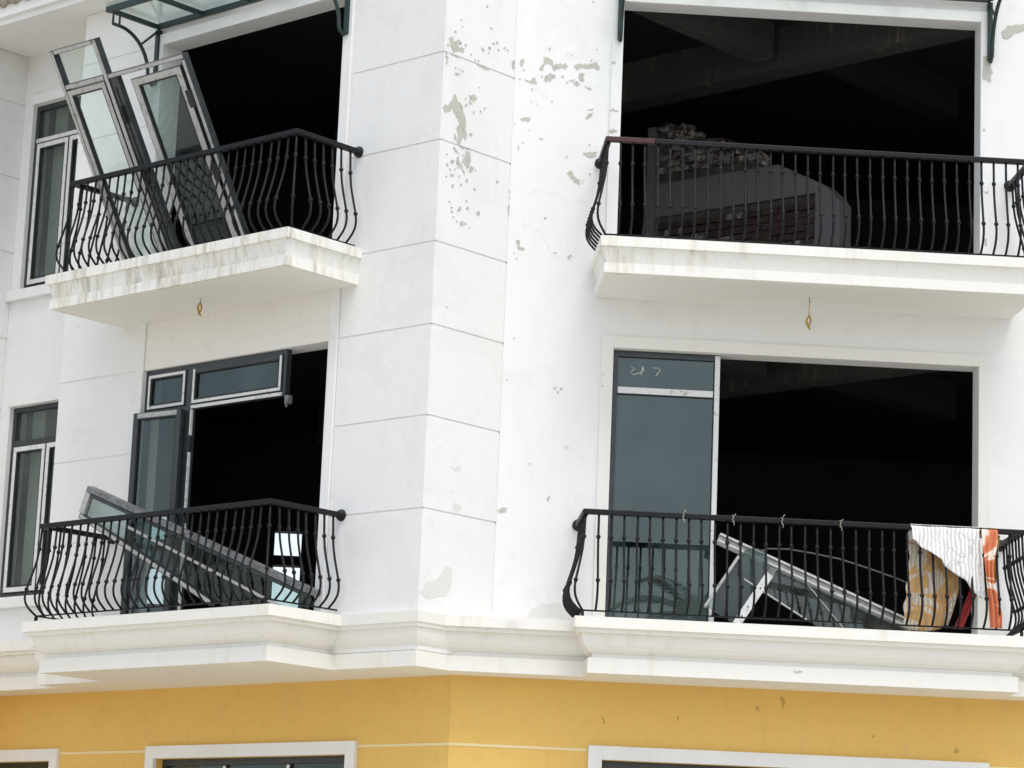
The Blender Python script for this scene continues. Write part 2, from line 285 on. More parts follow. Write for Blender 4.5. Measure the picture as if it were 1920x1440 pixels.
PATCH = json.loads(r'''{"B":[[[0.052,9.353],[0.088,9.369],[0.121,9.326],[0.157,9.361],[0.187,9.363],[0.219,9.338],[0.19,9.315],[0.151,9.319],[0.166,9.293],[0.256,9.306],[0.246,9.26],[0.202,9.263],[0.114,9.233],[0.086,9.259],[0.067,9.296]],[[0.022,9.168],[0.058,9.175],[0.053,9.113],[0.039,9.075],[0.027,9.121]],[[0.083,9.207],[0.18,9.211],[0.172,9.191],[0.106,9.195]],[[0.429,9.206],[0.583,9.211],[0.578,9.188],[0.441,9.188]],[[0.463,9.374],[0.514,9.362],[0.506,9.341],[0.475,9.354]],[[0.159,8.868],[0.202,8.803],[0.255,8.772],[0.275,8.728],[0.309,8.676],[0.308,8.626],[0.33,8.548],[0.317,8.477],[0.285,8.507],[0.262,8.467],[0.24,8.417],[0.209,8.427],[0.212,8.518],[0.192,8.558],[0.235,8.615],[0.207,8.653],[0.162,8.687],[0.139,8.719],[0.106,8.691],[0.04,8.667],[0.014,8.701],[0.04,8.734],[0.082,8.742],[0.121,8.797]],[[0.334,8.899],[0.382,8.915],[0.448,8.911],[0.435,8.88],[0.402,8.852],[0.353,8.864]],[[0.329,8.389],[0.383,8.392],[0.396,8.322],[0.375,8.249],[0.323,8.252],[0.282,8.282],[0.318,8.326]],[[0.201,8.282],[0.24,8.269],[0.289,8.251],[0.3,8.205],[0.265,8.222],[0.217,8.241]],[[0.391,8.261],[0.439,8.257],[0.42,8.222],[0.384,8.213]],[[0.169,8.387],[0.212,8.375],[0.258,8.334],[0.227,8.349],[0.184,8.353]],[[0.145,8.268],[0.169,8.259],[0.158,8.231],[0.14,8.242]],[[0.891,9.373],[0.914,9.371],[0.914,9.301],[0.89,9.287],[0.873,9.313]],[[0.242,8.417],[0.382,8.417],[0.378,8.406],[0.249,8.407]],[[0.079,8.299],[0.087,8.308],[0.1,8.306],[0.096,8.293],[0.085,8.292]],[[0.083,8.207],[0.095,8.221],[0.116,8.217],[0.111,8.197],[0.092,8.196]],[[0.139,8.127],[0.162,8.142],[0.197,8.143],[0.187,8.125],[0.154,8.12]],[[0.339,8.13],[0.352,8.145],[0.373,8.141],[0.368,8.121],[0.349,8.12]],[[0.164,8.04],[0.176,8.055],[0.197,8.051],[0.191,8.031],[0.173,8.03]],[[0.27,8.071],[0.282,8.084],[0.3,8.081],[0.295,8.063],[0.278,8.062]],[[0.444,8.072],[0.456,8.085],[0.474,8.082],[0.469,8.064],[0.453,8.063]],[[0.733,8.206],[0.746,8.221],[0.768,8.217],[0.762,8.197],[0.742,8.195]],[[0.509,9.765],[0.518,9.777],[0.534,9.775],[0.53,9.759],[0.516,9.757]],[[0.571,9.581],[0.581,9.593],[0.597,9.591],[0.592,9.575],[0.578,9.573]],[[0.325,9.273],[0.335,9.285],[0.35,9.283],[0.346,9.267],[0.332,9.265]],[[0.384,9.235],[0.392,9.245],[0.405,9.243],[0.402,9.23],[0.39,9.229]],[[0.427,9.24],[0.435,9.249],[0.449,9.247],[0.445,9.234],[0.433,9.233]],[[0.145,9.045],[0.16,9.062],[0.183,9.059],[0.177,9.036],[0.156,9.033]],[[0.23,9.094],[0.238,9.104],[0.251,9.102],[0.248,9.089],[0.236,9.087]],[[0.14,9.095],[0.148,9.105],[0.161,9.103],[0.157,9.09],[0.146,9.089]],[[0.285,8.854],[0.293,8.864],[0.306,8.861],[0.302,8.849],[0.29,8.847]],[[0.303,8.806],[0.311,8.815],[0.324,8.813],[0.32,8.8],[0.309,8.799]],[[0.608,9.449],[0.619,9.463],[0.638,9.46],[0.633,9.442],[0.616,9.44]],[[0.655,9.47],[0.667,9.484],[0.686,9.482],[0.681,9.463],[0.664,9.461]],[[0.679,9.41],[0.689,9.422],[0.705,9.419],[0.701,9.404],[0.686,9.402]],[[0.761,9.451],[0.771,9.463],[0.787,9.461],[0.783,9.445],[0.768,9.443]],[[0.802,9.444],[0.81,9.453],[0.824,9.452],[0.82,9.438],[0.808,9.437]],[[0.558,9.396],[0.573,9.413],[0.597,9.41],[0.59,9.387],[0.569,9.384]],[[0.559,9.348],[0.565,9.356],[0.576,9.354],[0.573,9.344],[0.564,9.343]],[[0.364,7.881],[0.378,7.897],[0.402,7.893],[0.396,7.87],[0.374,7.869]],[[0.496,7.867],[0.514,7.887],[0.543,7.882],[0.535,7.854],[0.509,7.852]],[[0.29,7.731],[0.311,7.754],[0.345,7.748],[0.336,7.715],[0.305,7.713]],[[0.267,7.859],[0.279,7.879],[0.3,7.871],[0.295,7.843],[0.277,7.843]],[[0.173,7.806],[0.182,7.817],[0.198,7.814],[0.193,7.799],[0.179,7.798]],[[0.354,7.945],[0.362,7.954],[0.375,7.951],[0.371,7.939],[0.359,7.938]],[[0.138,7.887],[0.145,7.896],[0.158,7.893],[0.155,7.881],[0.143,7.88]],[[0.243,7.735],[0.251,7.744],[0.264,7.742],[0.26,7.729],[0.249,7.728]],[[0.407,7.716],[0.413,7.724],[0.424,7.722],[0.421,7.712],[0.411,7.711]],[[0.201,7.767],[0.207,7.774],[0.217,7.772],[0.214,7.762],[0.205,7.761]],[[0.35,7.738],[0.358,7.747],[0.371,7.745],[0.367,7.732],[0.355,7.732]],[[0.251,7.836],[0.261,7.847],[0.276,7.844],[0.272,7.829],[0.258,7.828]],[[0.358,8.551],[0.376,8.566],[0.405,8.566],[0.396,8.548],[0.37,8.544]],[[0.169,8.483],[0.176,8.509],[0.19,8.495],[0.188,8.455],[0.176,8.458]],[[0.085,8.101],[0.093,8.11],[0.106,8.108],[0.103,8.096],[0.091,8.095]],[[0.251,8.144],[0.257,8.151],[0.267,8.149],[0.265,8.139],[0.255,8.138]],[[0.168,7.842],[0.176,7.851],[0.189,7.848],[0.185,7.836],[0.174,7.835]],[[0.251,9.337],[0.261,9.349],[0.277,9.347],[0.273,9.331],[0.258,9.329]],[[0.162,6.955],[0.17,6.964],[0.183,6.961],[0.179,6.949],[0.168,6.948]],[[0.913,8.165],[0.923,8.175],[0.929,8.146],[0.917,8.135]],[[0.918,8.105],[0.936,8.113],[0.931,8.085]],[[0.905,8.033],[0.92,8.036],[0.93,7.947],[0.927,7.923],[0.908,7.988]]],"C":[[[0.254,9.419],[0.288,9.429],[0.334,9.401],[0.347,9.347],[0.388,9.365],[0.448,9.376],[0.476,9.35],[0.45,9.322],[0.39,9.323],[0.349,9.289],[0.337,9.338],[0.306,9.371],[0.272,9.358],[0.255,9.326],[0.256,9.294],[0.223,9.297],[0.228,9.332],[0.261,9.365]],[[0.273,9.238],[0.309,9.271],[0.37,9.262],[0.366,9.228],[0.319,9.209],[0.26,9.193]],[[0.083,9.206],[0.14,9.194],[0.166,9.227],[0.193,9.224],[0.185,9.201],[0.206,9.19],[0.198,9.162],[0.149,9.171],[0.111,9.181]],[[0.051,9.384],[0.076,9.393],[0.077,9.354],[0.061,9.314],[0.048,9.337]],[[0.531,9.365],[0.567,9.386],[0.643,9.375],[0.702,9.391],[0.735,9.409],[0.757,9.363],[0.746,9.324],[0.719,9.349],[0.644,9.341],[0.584,9.345],[0.555,9.317],[0.527,9.342]],[[0.574,9.282],[0.619,9.293],[0.627,9.223],[0.588,9.216],[0.569,9.243]],[[0.517,9.193],[0.551,9.214],[0.589,9.185],[0.575,9.171]],[[0.484,9.214],[0.528,9.233],[0.54,9.226],[0.499,9.204]],[[0.627,9.176],[0.658,9.162],[0.687,9.172],[0.703,9.138],[0.669,9.132]],[[0.667,8.961],[0.716,8.971],[0.711,8.952],[0.672,8.95]],[[0.659,8.906],[0.718,8.932],[0.707,8.896],[0.668,8.868],[0.648,8.866]],[[0.068,8.837],[0.116,8.856],[0.124,8.841],[0.16,8.864],[0.157,8.838],[0.125,8.813],[0.088,8.814]],[[0.238,8.665],[0.28,8.664],[0.265,8.651]],[[0.057,8.585],[0.065,8.59],[0.07,8.55],[0.061,8.549]],[[0.639,8.541],[0.678,8.563],[0.768,8.565],[0.754,8.532],[0.717,8.515],[0.68,8.517]],[[0.502,8.353],[0.535,8.392],[0.567,8.337],[0.624,8.294],[0.622,8.255],[0.577,8.276],[0.523,8.323]],[[0.307,7.932],[0.325,7.945],[0.34,7.936],[0.32,7.92]],[[0.421,9.252],[0.429,9.263],[0.442,9.256],[0.438,9.239],[0.426,9.241]],[[0.234,9.241],[0.241,9.25],[0.252,9.244],[0.249,9.229],[0.239,9.231]],[[0.673,9.97],[0.68,9.98],[0.691,9.974],[0.688,9.959],[0.678,9.96]],[[0.21,8.982],[0.214,8.988],[0.221,8.984],[0.219,8.974],[0.213,8.975]],[[0.091,8.619],[0.097,8.627],[0.106,8.622],[0.103,8.61],[0.095,8.611]],[[0.462,9.196],[0.467,9.204],[0.477,9.199],[0.474,9.187],[0.466,9.188]],[[0.041,9.206],[0.048,9.215],[0.059,9.209],[0.056,9.195],[0.046,9.196]],[[0.069,7.72],[0.096,7.722],[0.115,7.7],[0.107,7.667],[0.153,7.641],[0.145,7.628],[0.1,7.633],[0.085,7.675]],[[0.534,7.588],[0.551,7.613],[0.575,7.6],[0.553,7.565]],[[0.446,6.407],[0.478,6.418],[0.479,6.396],[0.457,6.395]],[[0.434,5.433],[0.457,5.452],[0.444,5.397]],[[0.006,5.304],[0.04,5.318],[0.09,5.326],[0.088,5.29],[0.042,5.279]],[[0.867,6.347],[0.878,6.384],[0.895,6.345]],[[0.058,7.601],[0.063,7.608],[0.072,7.603],[0.069,7.592],[0.061,7.593]],[[0.079,7.552],[0.085,7.559],[0.094,7.554],[0.091,7.543],[0.083,7.544]],[[0.408,7.623],[0.421,7.63],[0.441,7.627],[0.435,7.617],[0.417,7.617]],[[0.085,6.832],[0.09,6.839],[0.099,6.834],[0.096,6.823],[0.088,6.824]],[[0.041,6.457],[0.046,6.465],[0.055,6.46],[0.052,6.448],[0.044,6.45]],[[0.509,6.402],[0.52,6.411],[0.537,6.406],[0.532,6.391],[0.516,6.393]],[[0.483,6.37],[0.49,6.382],[0.501,6.374],[0.498,6.355],[0.488,6.358]],[[0.262,5.722],[0.267,5.729],[0.276,5.724],[0.274,5.713],[0.266,5.714]],[[4.408,9.918],[4.456,9.971],[4.61,9.999],[4.643,9.994],[4.632,9.937],[4.522,9.891],[4.457,9.842],[4.413,9.862]]],"Ct":[[[0.858,9.402],[0.887,9.419],[0.903,9.4],[0.881,9.383]],[[0.857,8.95],[0.897,8.973],[0.917,8.958],[0.952,8.951],[0.902,8.943]],[[0.859,8.764],[0.897,8.786],[0.938,8.773],[0.931,8.753],[0.887,8.739]],[[0.876,6.55],[0.881,6.557],[0.89,6.552],[0.888,6.541],[0.88,6.542]],[[0.871,6.444],[0.877,6.453],[0.888,6.447],[0.885,6.433],[0.875,6.435]],[[4.227,9.651],[4.282,9.673],[4.313,9.521],[4.301,9.407],[4.231,9.448]],[[4.23,8.397],[4.284,8.4],[4.28,8.374]],[[4.247,7.957],[4.282,7.948],[4.276,7.892],[4.252,7.891]],[[4.229,8.969],[4.239,8.982],[4.255,8.973],[4.25,8.952],[4.235,8.954]]],"Cf":[[[0.559,5.897],[0.595,5.902],[0.613,5.882],[0.591,5.852],[0.569,5.87]],[[0.299,4.381],[0.312,4.413],[0.344,4.472],[0.401,4.485],[0.438,4.515],[0.524,4.521],[0.591,4.518],[0.611,4.495],[0.65,4.477],[0.681,4.431],[0.682,4.387],[0.5,4.384],[0.309,4.378]]],"Bf":[[[0.313,5.594],[0.365,5.584],[0.439,5.631],[0.442,5.578],[0.379,5.56]],[[0.36,5.267],[0.409,5.291],[0.461,5.281],[0.469,5.239],[0.42,5.209],[0.362,5.232]],[[0.01,4.469],[0.087,4.568],[0.228,4.618],[0.307,4.732],[0.394,4.716],[0.386,4.533],[0.303,4.478],[0.096,4.435]]],"K":[[[0.085,4.237],[0.125,4.292],[0.196,4.26],[0.211,4.23]]]}''')

# ------------------------------------------------------------------ ground
def ground(name, x0, x1, y0, y1, z0, z1, m):
    bm = bmesh.new(); hexa(bm, [(x0, y0, z0), (x1, y0, z0), (x1, y1, z0), (x0, y1, z0), (x0, y0, z1), (x1, y0, z1), (x1, y1, z1), (x0, y1, z1)])
    o = finish(name, bm, m); o['kind'] = 'structure'; return o
ground('ground', -900, 900, -900, 900, -.6, -.15, M['paving'])
ground('road', -300, 300, -34, -8, -.149, -.12, M['asphalt'])
ground('pavement', -300, 300, -8, 12, -.149, 0, M['paving'])

# ------------------------------------------------------------------ building
B = thing('building', 'white plastered corner building above a yellow ground storey, windows torn out', 'building')
TH = .22
# openings: A frame (u, z), C frame (x, z)
OA_UP = (1.25, 3.73, 7.575, 9.985); OA_LO = (1.23, 3.705, 4.33, 6.77)
OC_UP = (.965, 4.21, 7.575, 9.985); OC_LO = (.97, 4.21, 4.33, 6.79)
def W_(F, a0, a1, b0, b1, op, m, c=0, th=TH): return finish('wall', wall(F, a0, a1, b0, b1, op, th, c), M[m], B)
W_(FA, .02, 4.95, 4.0, 13.2, [OA_UP, OA_LO], 'white', -.009, .211)
W_(FB, .02, .9205, 4.0, 13.2, [], 'white', -.009, .1)
# plain strip at the end of the pilaster's right face, then the right facade
W_(FC, .0, 9.0, 4.0, 13.2, [OC_UP, OC_LO, (5.6, 8.6, 4.33, 6.79), (5.6, 8.6, 7.575, 9.985)], 'white')
# left recessed facade and its return
WL_UP = (5.02, 6.375, 8.0, 9.98); WL_LO = (5.02, 6.375, 4.82, 6.775)
D2 = -.52
W_(FA, 4.73, 6.52, 4.0, 13.2, [WL_UP, WL_LO], 'white', D2)
bm = bmesh.new(); box(bm, FA, 4.951, 4.97, 4.0, 10.52, D2+.001, -.02); finish('wall', bm, M['white'], B)
# wing wall on the far left, facing right
FW = Fr(FA.p(6.52, 0, D2), (-S, -S, 0), (0, 0, 1), (S, -S, 0))
W_(FW, -.01, 2.38, 3.95, 13.2, [], 'white', -.009, .2); W_(FW, -.2, 2.38, 0, 3.95, [], 'yellow', -.016, .2)
W_(FA, 6.52, 15, 3.95, 13.2, [], 'white', 1.88); W_(FA, 6.52, 15, 0, 3.95, [], 'yellow', 1.88)
# yellow storey
OY_A = [(1.445, 3.984, .9, 3.203), (5.523, 7.4, .9, 3.203)]
OY_C = [(.984, 4.20, .9, 3.196), (5.6, 8.6, .9, 3.196)]
W_(FA, .229, 8.5, 0, 3.95, OY_A, 'yellow', -.70)
W_(FC, -.326, 9.0, 0, 3.95, OY_C, 'yellow')
# pale joint line round the yellow storey, butting against the window surrounds
for F, a0, a1, c in ((FA, .235, 1.318, -.70), (FA, 4.104, 5.40, -.70), (FC, -.33, .858, 0), (FC, 4.325, 5.47, 0)):
    boxo('joint_strip', F, (a0, a1, 3.262, 3.287, c-.01, c+.006), M['yellow_line'], B)
def surround(F, o, wd, c, pr, m, sides='LRTB', name='window_surround'):
    bm = bmesh.new(); a0, a1, b0, b1 = o
    t = b1+(wd if 'T' in sides else 0)
    if 'L' in sides: box(bm, F, a0-wd, a0-.001, b0, t, c-.01, c+pr)
    if 'R' in sides: box(bm, F, a1+.001, a1+wd, b0, t, c-.01, c+pr)
    if 'T' in sides: box(bm, F, a0-.001, a1+.001, b1+.001, t, c-.01, c+pr)
    return finish(name, bm, m, B, bev=.003)
for F, o, c in ((FA, OY_A[0], -.7), (FA, OY_A[1], -.7), (FC, OY_C[0], 0), (FC, OY_C[1], 0)):
    surround(F, o, .118, c, .04, M['white'])
surround(FC, OC_UP, .10, 0, .022, M['white']); surround(FC, OC_LO, .108, 0, .02, M['white_bounce'])
surround(FC, (5.6, 8.6, 4.33, 6.79), .108, 0, .02, M['white_bounce']); surround(FC, (5.6, 8.6, 7.575, 9.985), .108, 0, .02, M['white'])
surround(FA, OA_UP, .11, 0, .025, M['white'])
surround(FA, (OA_LO[0], OA_LO[1], 4.32, 7.23), .105, 0, .02, M['white'], 'L'); surround(FA, (OA_LO[0], OA_LO[1], 4.32, 7.23), .105, 0, .02, M['white'], 'R')
boxo('wall', FA, (1.232, 3.703, 6.772, 7.228, -.012, .004), M['white_bounce'], B)
boxo('wall', FA, (1.252, 3.728, 10.10, 13.2, -.012, -.004), M['white'], B)
for o in (WL_UP, WL_LO):
    surround(FA, o, .11, D2, .03, M['white'], 'LT')
    boxo('window_sill', FA, (o[0], o[1]+.14, o[2]-.11, o[2]-.002, D2-.01, D2+.06), M['white'], B, .004)

# stucco panels between the horizontal joints
GZ = [4.33, 5.19, 5.987, 6.778, 7.508, 8.413, 9.207, 10.0, 10.8, 11.6, 12.4, 13.2]
G = .0075
for z0, z1 in zip(GZ, GZ[1:]):
    b0 = z0+(G if z0 > 4.4 else -.02); b1 = z1-G
    boxo('wall_panel', FA, (0, 1.118 if z0 > 7.4 or z0 < 7 else 1.118, b0, b1, -.016, 0), M['white'], B, .0025)
    boxo('wall_panel', FB, (.0165, .9205, b0, b1, -.016, 0), M['white'], B, .0025)
    boxo('wall_panel', FA, (3.842 if z0 > 7.4 else 3.812, 4.951, b0, min(b1, 10.52) if z0 < 10.5 else b1, -.016, 0), M['white'], B, .0025)
    boxo('wall_panel', FW, (.0, 2.4, b0, b1, -.016, 0), M['white'], B, .0025)
# fill of the A facade above the left opening's trim (plain, same plane as the panels)
# eave over the recessed left facade
Z0 = 10.53
bm = bmesh.new(); box(bm, FA, 2.6, 6.505, Z0, Z0+.05, -1.2, .30); finish('eave_soffit', bm, M['soffit'], B)
bm = bmesh.new(); box(bm, FA, 2.6, 6.505, Z0-.012, Z0+.05, .301, .335); box(bm, FA, 2.6, 6.505, Z0+.05, Z0+.17, .29, .385); finish('fascia', bm, M['white'], B, bev=.004)
for i in range(20):
    u = 2.75+i*.19; bm = bmesh.new(); pts = []
    tube(bm, [FA.p(u, Z0+.215, .44), FA.p(u, Z0+.45, -.2), FA.p(u, Z0+.68, -.9)], [.085, .085, .085], 8)
    finish('roof_tile', bm, M['tile'], B, True)
bm = bmesh.new(); hexa(bm, [FA.p(2.6, Z0+.17, .40), FA.p(6.505, Z0+.17, .40), FA.p(6.505, Z0+.65, -.95), FA.p(2.6, Z0+.65, -.95), FA.p(2.6, Z0+.19, .42), FA.p(6.505, Z0+.19, .42), FA.p(6.505, Z0+.67, -.93), FA.p(2.6, Z0+.67, -.93)]); finish('roof_deck', bm, M['tile'], B)

# lower cornice and balcony slabs: one continuous moulding with mitred corners
PROF = [(0, 4.318), (0, 4.226), (.028, 4.222), (.028, 4.190), (.066, 4.186), (.070, 4.160), (.078, 4.130), (.094, 4.095), (.118, 4.062), (.148, 4.038), (.170, 4.028), (.170, 3.996), (.130, 3.990), (.130, 3.862)]
sc = .46
low = [lambda k: LBu(6.53), lambda k: LA(-.15-k), lambda k: LBu(5.02-sc*k), lambda k: LA(.06-sc*k), lambda k: LBu(4.10-k), lambda k: LA(.90-k), lambda k: LBu(.85+k),
       lambda k: LA(.06-sc*k), lambda k: LB(.06-sc*k), lambda k: LC(.5-k), lambda k: LX(.646+k), lambda k: LC(.85-k), lambda k: LX(4.53-k), lambda k: LC(.5-k), lambda k: LX(9.0)]
p1 = FA.p(1.0, 0, -.85); p9 = FA.p(6.53, 0, -.85)
sweep('cornice', PROF, low, [(9.0, .12), (p1.x+.5, .12), (p9.x, p9.y)], M['cornice'], B)
PUP = [(0, 7.56), (0, 7.472), (.022, 7.468), (.05, 7.335), (.045, 7.330), (.030, 7.328), (.030, 7.236), (.045, 7.232)]
cup = [lambda k: LA(-.01), lambda k: LBu(4.14-k*1.6), lambda k: LA(.905-k), lambda k: LBu(.885+k), lambda k: LA(-.01)]
pr_ = [tuple(FA.p(.95, 0, -.15).xy), tuple(FA.p(4.0, 0, -.15).xy)]
sweep('balcony_slab', PUP, cup, pr_, M['slab_moss'], B)
PUC = [(0, 7.555), (0, 7.47), (.022, 7.466), (.064, 7.335), (.058, 7.330), (.040, 7.328), (.040, 7.245), (.055, 7.240)]
bm = bmesh.new(); prism(bm, Fr((0, 0, 7.232), (1, 0, 0), (0, 1, 0), (0, 0, -1)), [tuple(FA.p(u, 0, d).xy) for u, d in ((.955, .0), (4.03, .0), (4.03, .845), (.955, .845))], -.006, .0035); finish('slab_soffit', bm, M['soffit'], B)
bm = bmesh.new(); prism(bm, Fr((0, 0, 7.240), (1, 0, 0), (0, 1, 0), (0, 0, -1)), [(.83, -.0), (.83, -.87), (4.465, -.87), (4.465, -.0)], -.006, .0035); finish('slab_soffit', bm, M['soffit'], B)
cuc = [lambda k: LC(-.01), lambda k: LX(.745+k), lambda k: LC(.955-k), lambda k: LX(4.55-k), lambda k: LC(-.01)]
sweep('balcony_slab', PUC, cuc, [(4.4, .15), (.9, .15)], M['slab'], B)
# thin rendered kerb under each railing is part of the slab tops: low upstands
# interior: floors, ceilings, back wall, columns
def plan(name, pts, z0, z1, m):
    bm = bmesh.new(); a_ = [bm.verts.new((x, y, z0)) for x, y in pts]; b_ = [bm.verts.new((x, y, z1)) for x, y in pts]; n = len(pts)
    cap_ngon(bm, a_); cap_ngon(bm, b_)
    for i in range(n): bm.faces.new((a_[i], a_[(i+1) % n], b_[(i+1) % n], b_[i]))
    return finish(name, bm, m, B)
q = [(9.3, .215), (-1.21, .215)]+[tuple(FA.p(*t).xy) for t in ((5.0, 0, -.215), (5.0, 0, -.735), (6.7, 0, -.735))]+[(-9, 7.6), (9.3, 7.6)]
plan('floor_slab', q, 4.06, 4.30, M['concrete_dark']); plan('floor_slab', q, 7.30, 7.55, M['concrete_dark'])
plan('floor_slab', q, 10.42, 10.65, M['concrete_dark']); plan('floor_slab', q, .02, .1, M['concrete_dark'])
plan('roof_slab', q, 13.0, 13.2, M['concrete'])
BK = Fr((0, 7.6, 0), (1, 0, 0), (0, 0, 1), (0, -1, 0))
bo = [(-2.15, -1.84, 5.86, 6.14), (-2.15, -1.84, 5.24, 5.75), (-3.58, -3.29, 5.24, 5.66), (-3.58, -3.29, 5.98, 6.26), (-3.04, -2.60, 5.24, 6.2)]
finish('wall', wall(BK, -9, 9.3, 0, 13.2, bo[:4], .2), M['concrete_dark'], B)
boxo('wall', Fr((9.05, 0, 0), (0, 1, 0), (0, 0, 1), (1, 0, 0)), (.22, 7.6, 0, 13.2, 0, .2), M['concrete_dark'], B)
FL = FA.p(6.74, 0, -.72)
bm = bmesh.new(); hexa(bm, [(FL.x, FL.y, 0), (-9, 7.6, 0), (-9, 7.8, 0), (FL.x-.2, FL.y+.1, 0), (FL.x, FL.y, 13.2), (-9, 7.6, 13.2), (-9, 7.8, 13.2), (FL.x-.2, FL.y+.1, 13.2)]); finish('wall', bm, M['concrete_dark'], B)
for x, y in ((2.5, 1.8), (2.5, 5.2), (6.3, 1.8), (-1.9, 3.4)):
    pass
# crossing ceiling beams, upper and lower right rooms
def beam(p0, p1, w, z0, z1, m='concrete'):
    bm = bmesh.new(); bar(bm, (p0[0], p0[1], (z0+z1)/2), (p1[0], p1[1], (z0+z1)/2), w, z1-z0, (0, 0, 1)); return finish('ceiling_beam', bm, M[m], B)
for zt in (10.42, 7.30):
    beam((4.2, .3), (-1.6, 6.1), .28, zt-.42, zt-.002)
    beam((1.1, .3), (2.47, 1.67), .26, zt-.36, zt-.002)
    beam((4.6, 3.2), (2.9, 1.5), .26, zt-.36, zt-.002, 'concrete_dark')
# brick stair wall seen through the upper right opening
th = math.radians(40); FS = Fr((3.39, 2.5, 0), (-math.cos(th), math.sin(th), 0), (0, 0, 1), (-math.sin(th), -math.cos(th), 0))
sw = holder('stair_wall', B)
bm = bmesh.new(); prism(bm, FS, [(0, 7.55), (0, 8.93), (.06, 9.02), (.19, 9.14), (.72, 9.42), (2.20, 9.41), (2.20, 9.05), (.28, 9.06), (.28, 7.55)], -.22, .02); finish('concrete_band', bm, M['band'], sw, bev=.008)
bm = bmesh.new(); box(bm, FS, .281, 2.2, 7.55, 9.05, -.2, -.012); prism(bm, FS, [(.78, 9.43), (1.0, 9.50), (1.49, 9.77), (1.95, 10.0), (2.2, 10.0), (2.2, 9.415)], -.2, -.012); finish('mortar_bed', bm, M['mortar'], sw)
boxo('concrete_post', FS, (2.201, 2.30, 7.55, 10.03, -.22, .03), M['band'], sw)
bw, bh = .21, .075; bmesh_cache = []
for v in range(4):
    bm = bmesh.new(); bmesh.ops.create_cube(bm, size=1)
    for vv in bm.verts: vv.co = Vector((vv.co.x*(bw-.016), vv.co.y*.09, vv.co.z*(bh-.014)))+Vector([random.uniform(-.005, .005) for _ in range(3)])
    me = bpy.data.meshes.new('brick'); bm.to_mesh(me); bm.free(); me.materials.append(M['brick'] if v < 2 else M['brick_pale']); bmesh_cache.append(me)
rot = Matrix((FS.ex, -FS.en, FS.ey)).transposed()
rot = Matrix(((FS.ex.x, -FS.en.x, 0), (FS.ex.y, -FS.en.y, 0), (0, 0, 1)))
nb = 0
for j in range(33):
    z = 7.59+j*bh
    for i in range(11):
        a_ = .28+bw/2+i*bw+(bw/2 if j % 2 else 0)
        if a_+bw/2 > 2.21: continue
        upper = z > 9.4
        if upper and (z-bh/2 < 9.43 or z+bh/2 > 9.40+(a_-.62)*.46 or a_ < .75): continue
        if not upper and z+bh/2 > 9.045: continue
        if not upper and z < 8.2: continue
        o = bpy.data.objects.new('brick', bmesh_cache[random.choice((2, 3, 3, 2)) if upper else random.choice((0, 0, 1, 1, 2))]); COL.objects.link(o); o.parent = sw
        R3 = rot.to_4x4() @ Euler((random.uniform(-.05, .05), random.uniform(-.03, .03), random.uniform(-.05, .05))).to_matrix().to_4x4()
        o.matrix_local = Matrix.Translation(FS.p(a_, z, -.03+random.uniform(-.012, .02)))@R3; nb += 1
for i in range(30):   # loose and broken bricks along the ragged top
    a_ = random.uniform(.85, 2.15); z = 9.43+(a_-.78)*.487+random.uniform(-.05, .045)
    if z > 10.03: z = 10.02
    o = bpy.data.objects.new('brick', bmesh_cache[random.choice((1, 2, 3))]); COL.objects.link(o); o.parent = sw
    k_ = random.uniform(.45, 1); o.matrix_local = Matrix.Translation(FS.p(a_, z, -.05+random.uniform(-.05, .05)))@rot.to_4x4()@Euler((random.uniform(-.5, .5), random.uniform(-.5, .5), random.uniform(-.6, .6))).to_matrix().to_4x4()@Matrix.Diagonal((k_, 1, random.uniform(.7, 1), 1))
# beige piers inside the left windows
for o in (WL_UP, WL_LO):
    boxo('plaster_pier', FA, (6.03, 6.23, o[2]-.02, o[3]+.02, D2-.55, D2-.19), M['pier'], B)
boxo('plaster_pier', FA, (4.75, 5.35, 4.31, 7.29, -.95, -.8), M['pier'], B)

# peeled paint, chips and scuffs
def ragged(poly, amp, n=3):
    out = []
    for i, p in enumerate(poly):
        q_ = poly[(i+1) % len(poly)]; L_ = math.dist(p, q_); k = max(1, min(n+2, int(L_/.014)))
        for t in range(k):
            f = t/k; j = min(amp, L_*.26) if t else min(amp, L_*.12)
            out.append((p[0]+(q_[0]-p[0])*f+random.uniform(-j, j), p[1]+(q_[1]-p[1])*f+random.uniform(-j, j)))
    return out
def patches(key, F, c, m, th_=.0022, amp=.010):
    for poly in PATCH[key]:
        if key == 'B': poly = [(min(max(x, .004), .915), y) for x, y in poly]
        th_ += .00007; pp = ragged(poly, amp)
        bm = bmesh.new(); a_ = [bm.verts.new(F.p(x, y, c-.004)) for x, y in pp]; b_ = [bm.verts.new(F.p(x, y, c+th_)) for x, y in pp]; cap_ngon(bm, b_)
        for i in range(len(pp)): bm.faces.new((a_[i], a_[(i+1) % len(pp)], b_[(i+1) % len(pp)], b_[i]))
        o = finish('peeled_patch', bm, M[m], B)
random.seed(11)
PATCH['Y'] = [[(2.50, 3.80), (2.53, 3.81), (2.545, 3.74), (2.53, 3.69), (2.515, 3.73)], [(2.28, 3.70), (2.32, 3.715), (2.33, 3.68), (2.30, 3.665)], [(.96, 3.56), (.99, 3.55), (1.01, 3.50), (.985, 3.52)], [(4.02, 3.42), (4.05, 3.44), (4.06, 3.39), (4.03, 3.38)], [(1.62, 3.60), (1.635, 3.60), (1.63, 3.55)], [(3.3, 3.50), (3.32, 3.52), (3.33, 3.49)]]
PATCH['N'] = [[(2.50, 3.955), (2.56, 3.96), (2.585, 3.947), (2.54, 3.938), (2.51, 3.94)]]
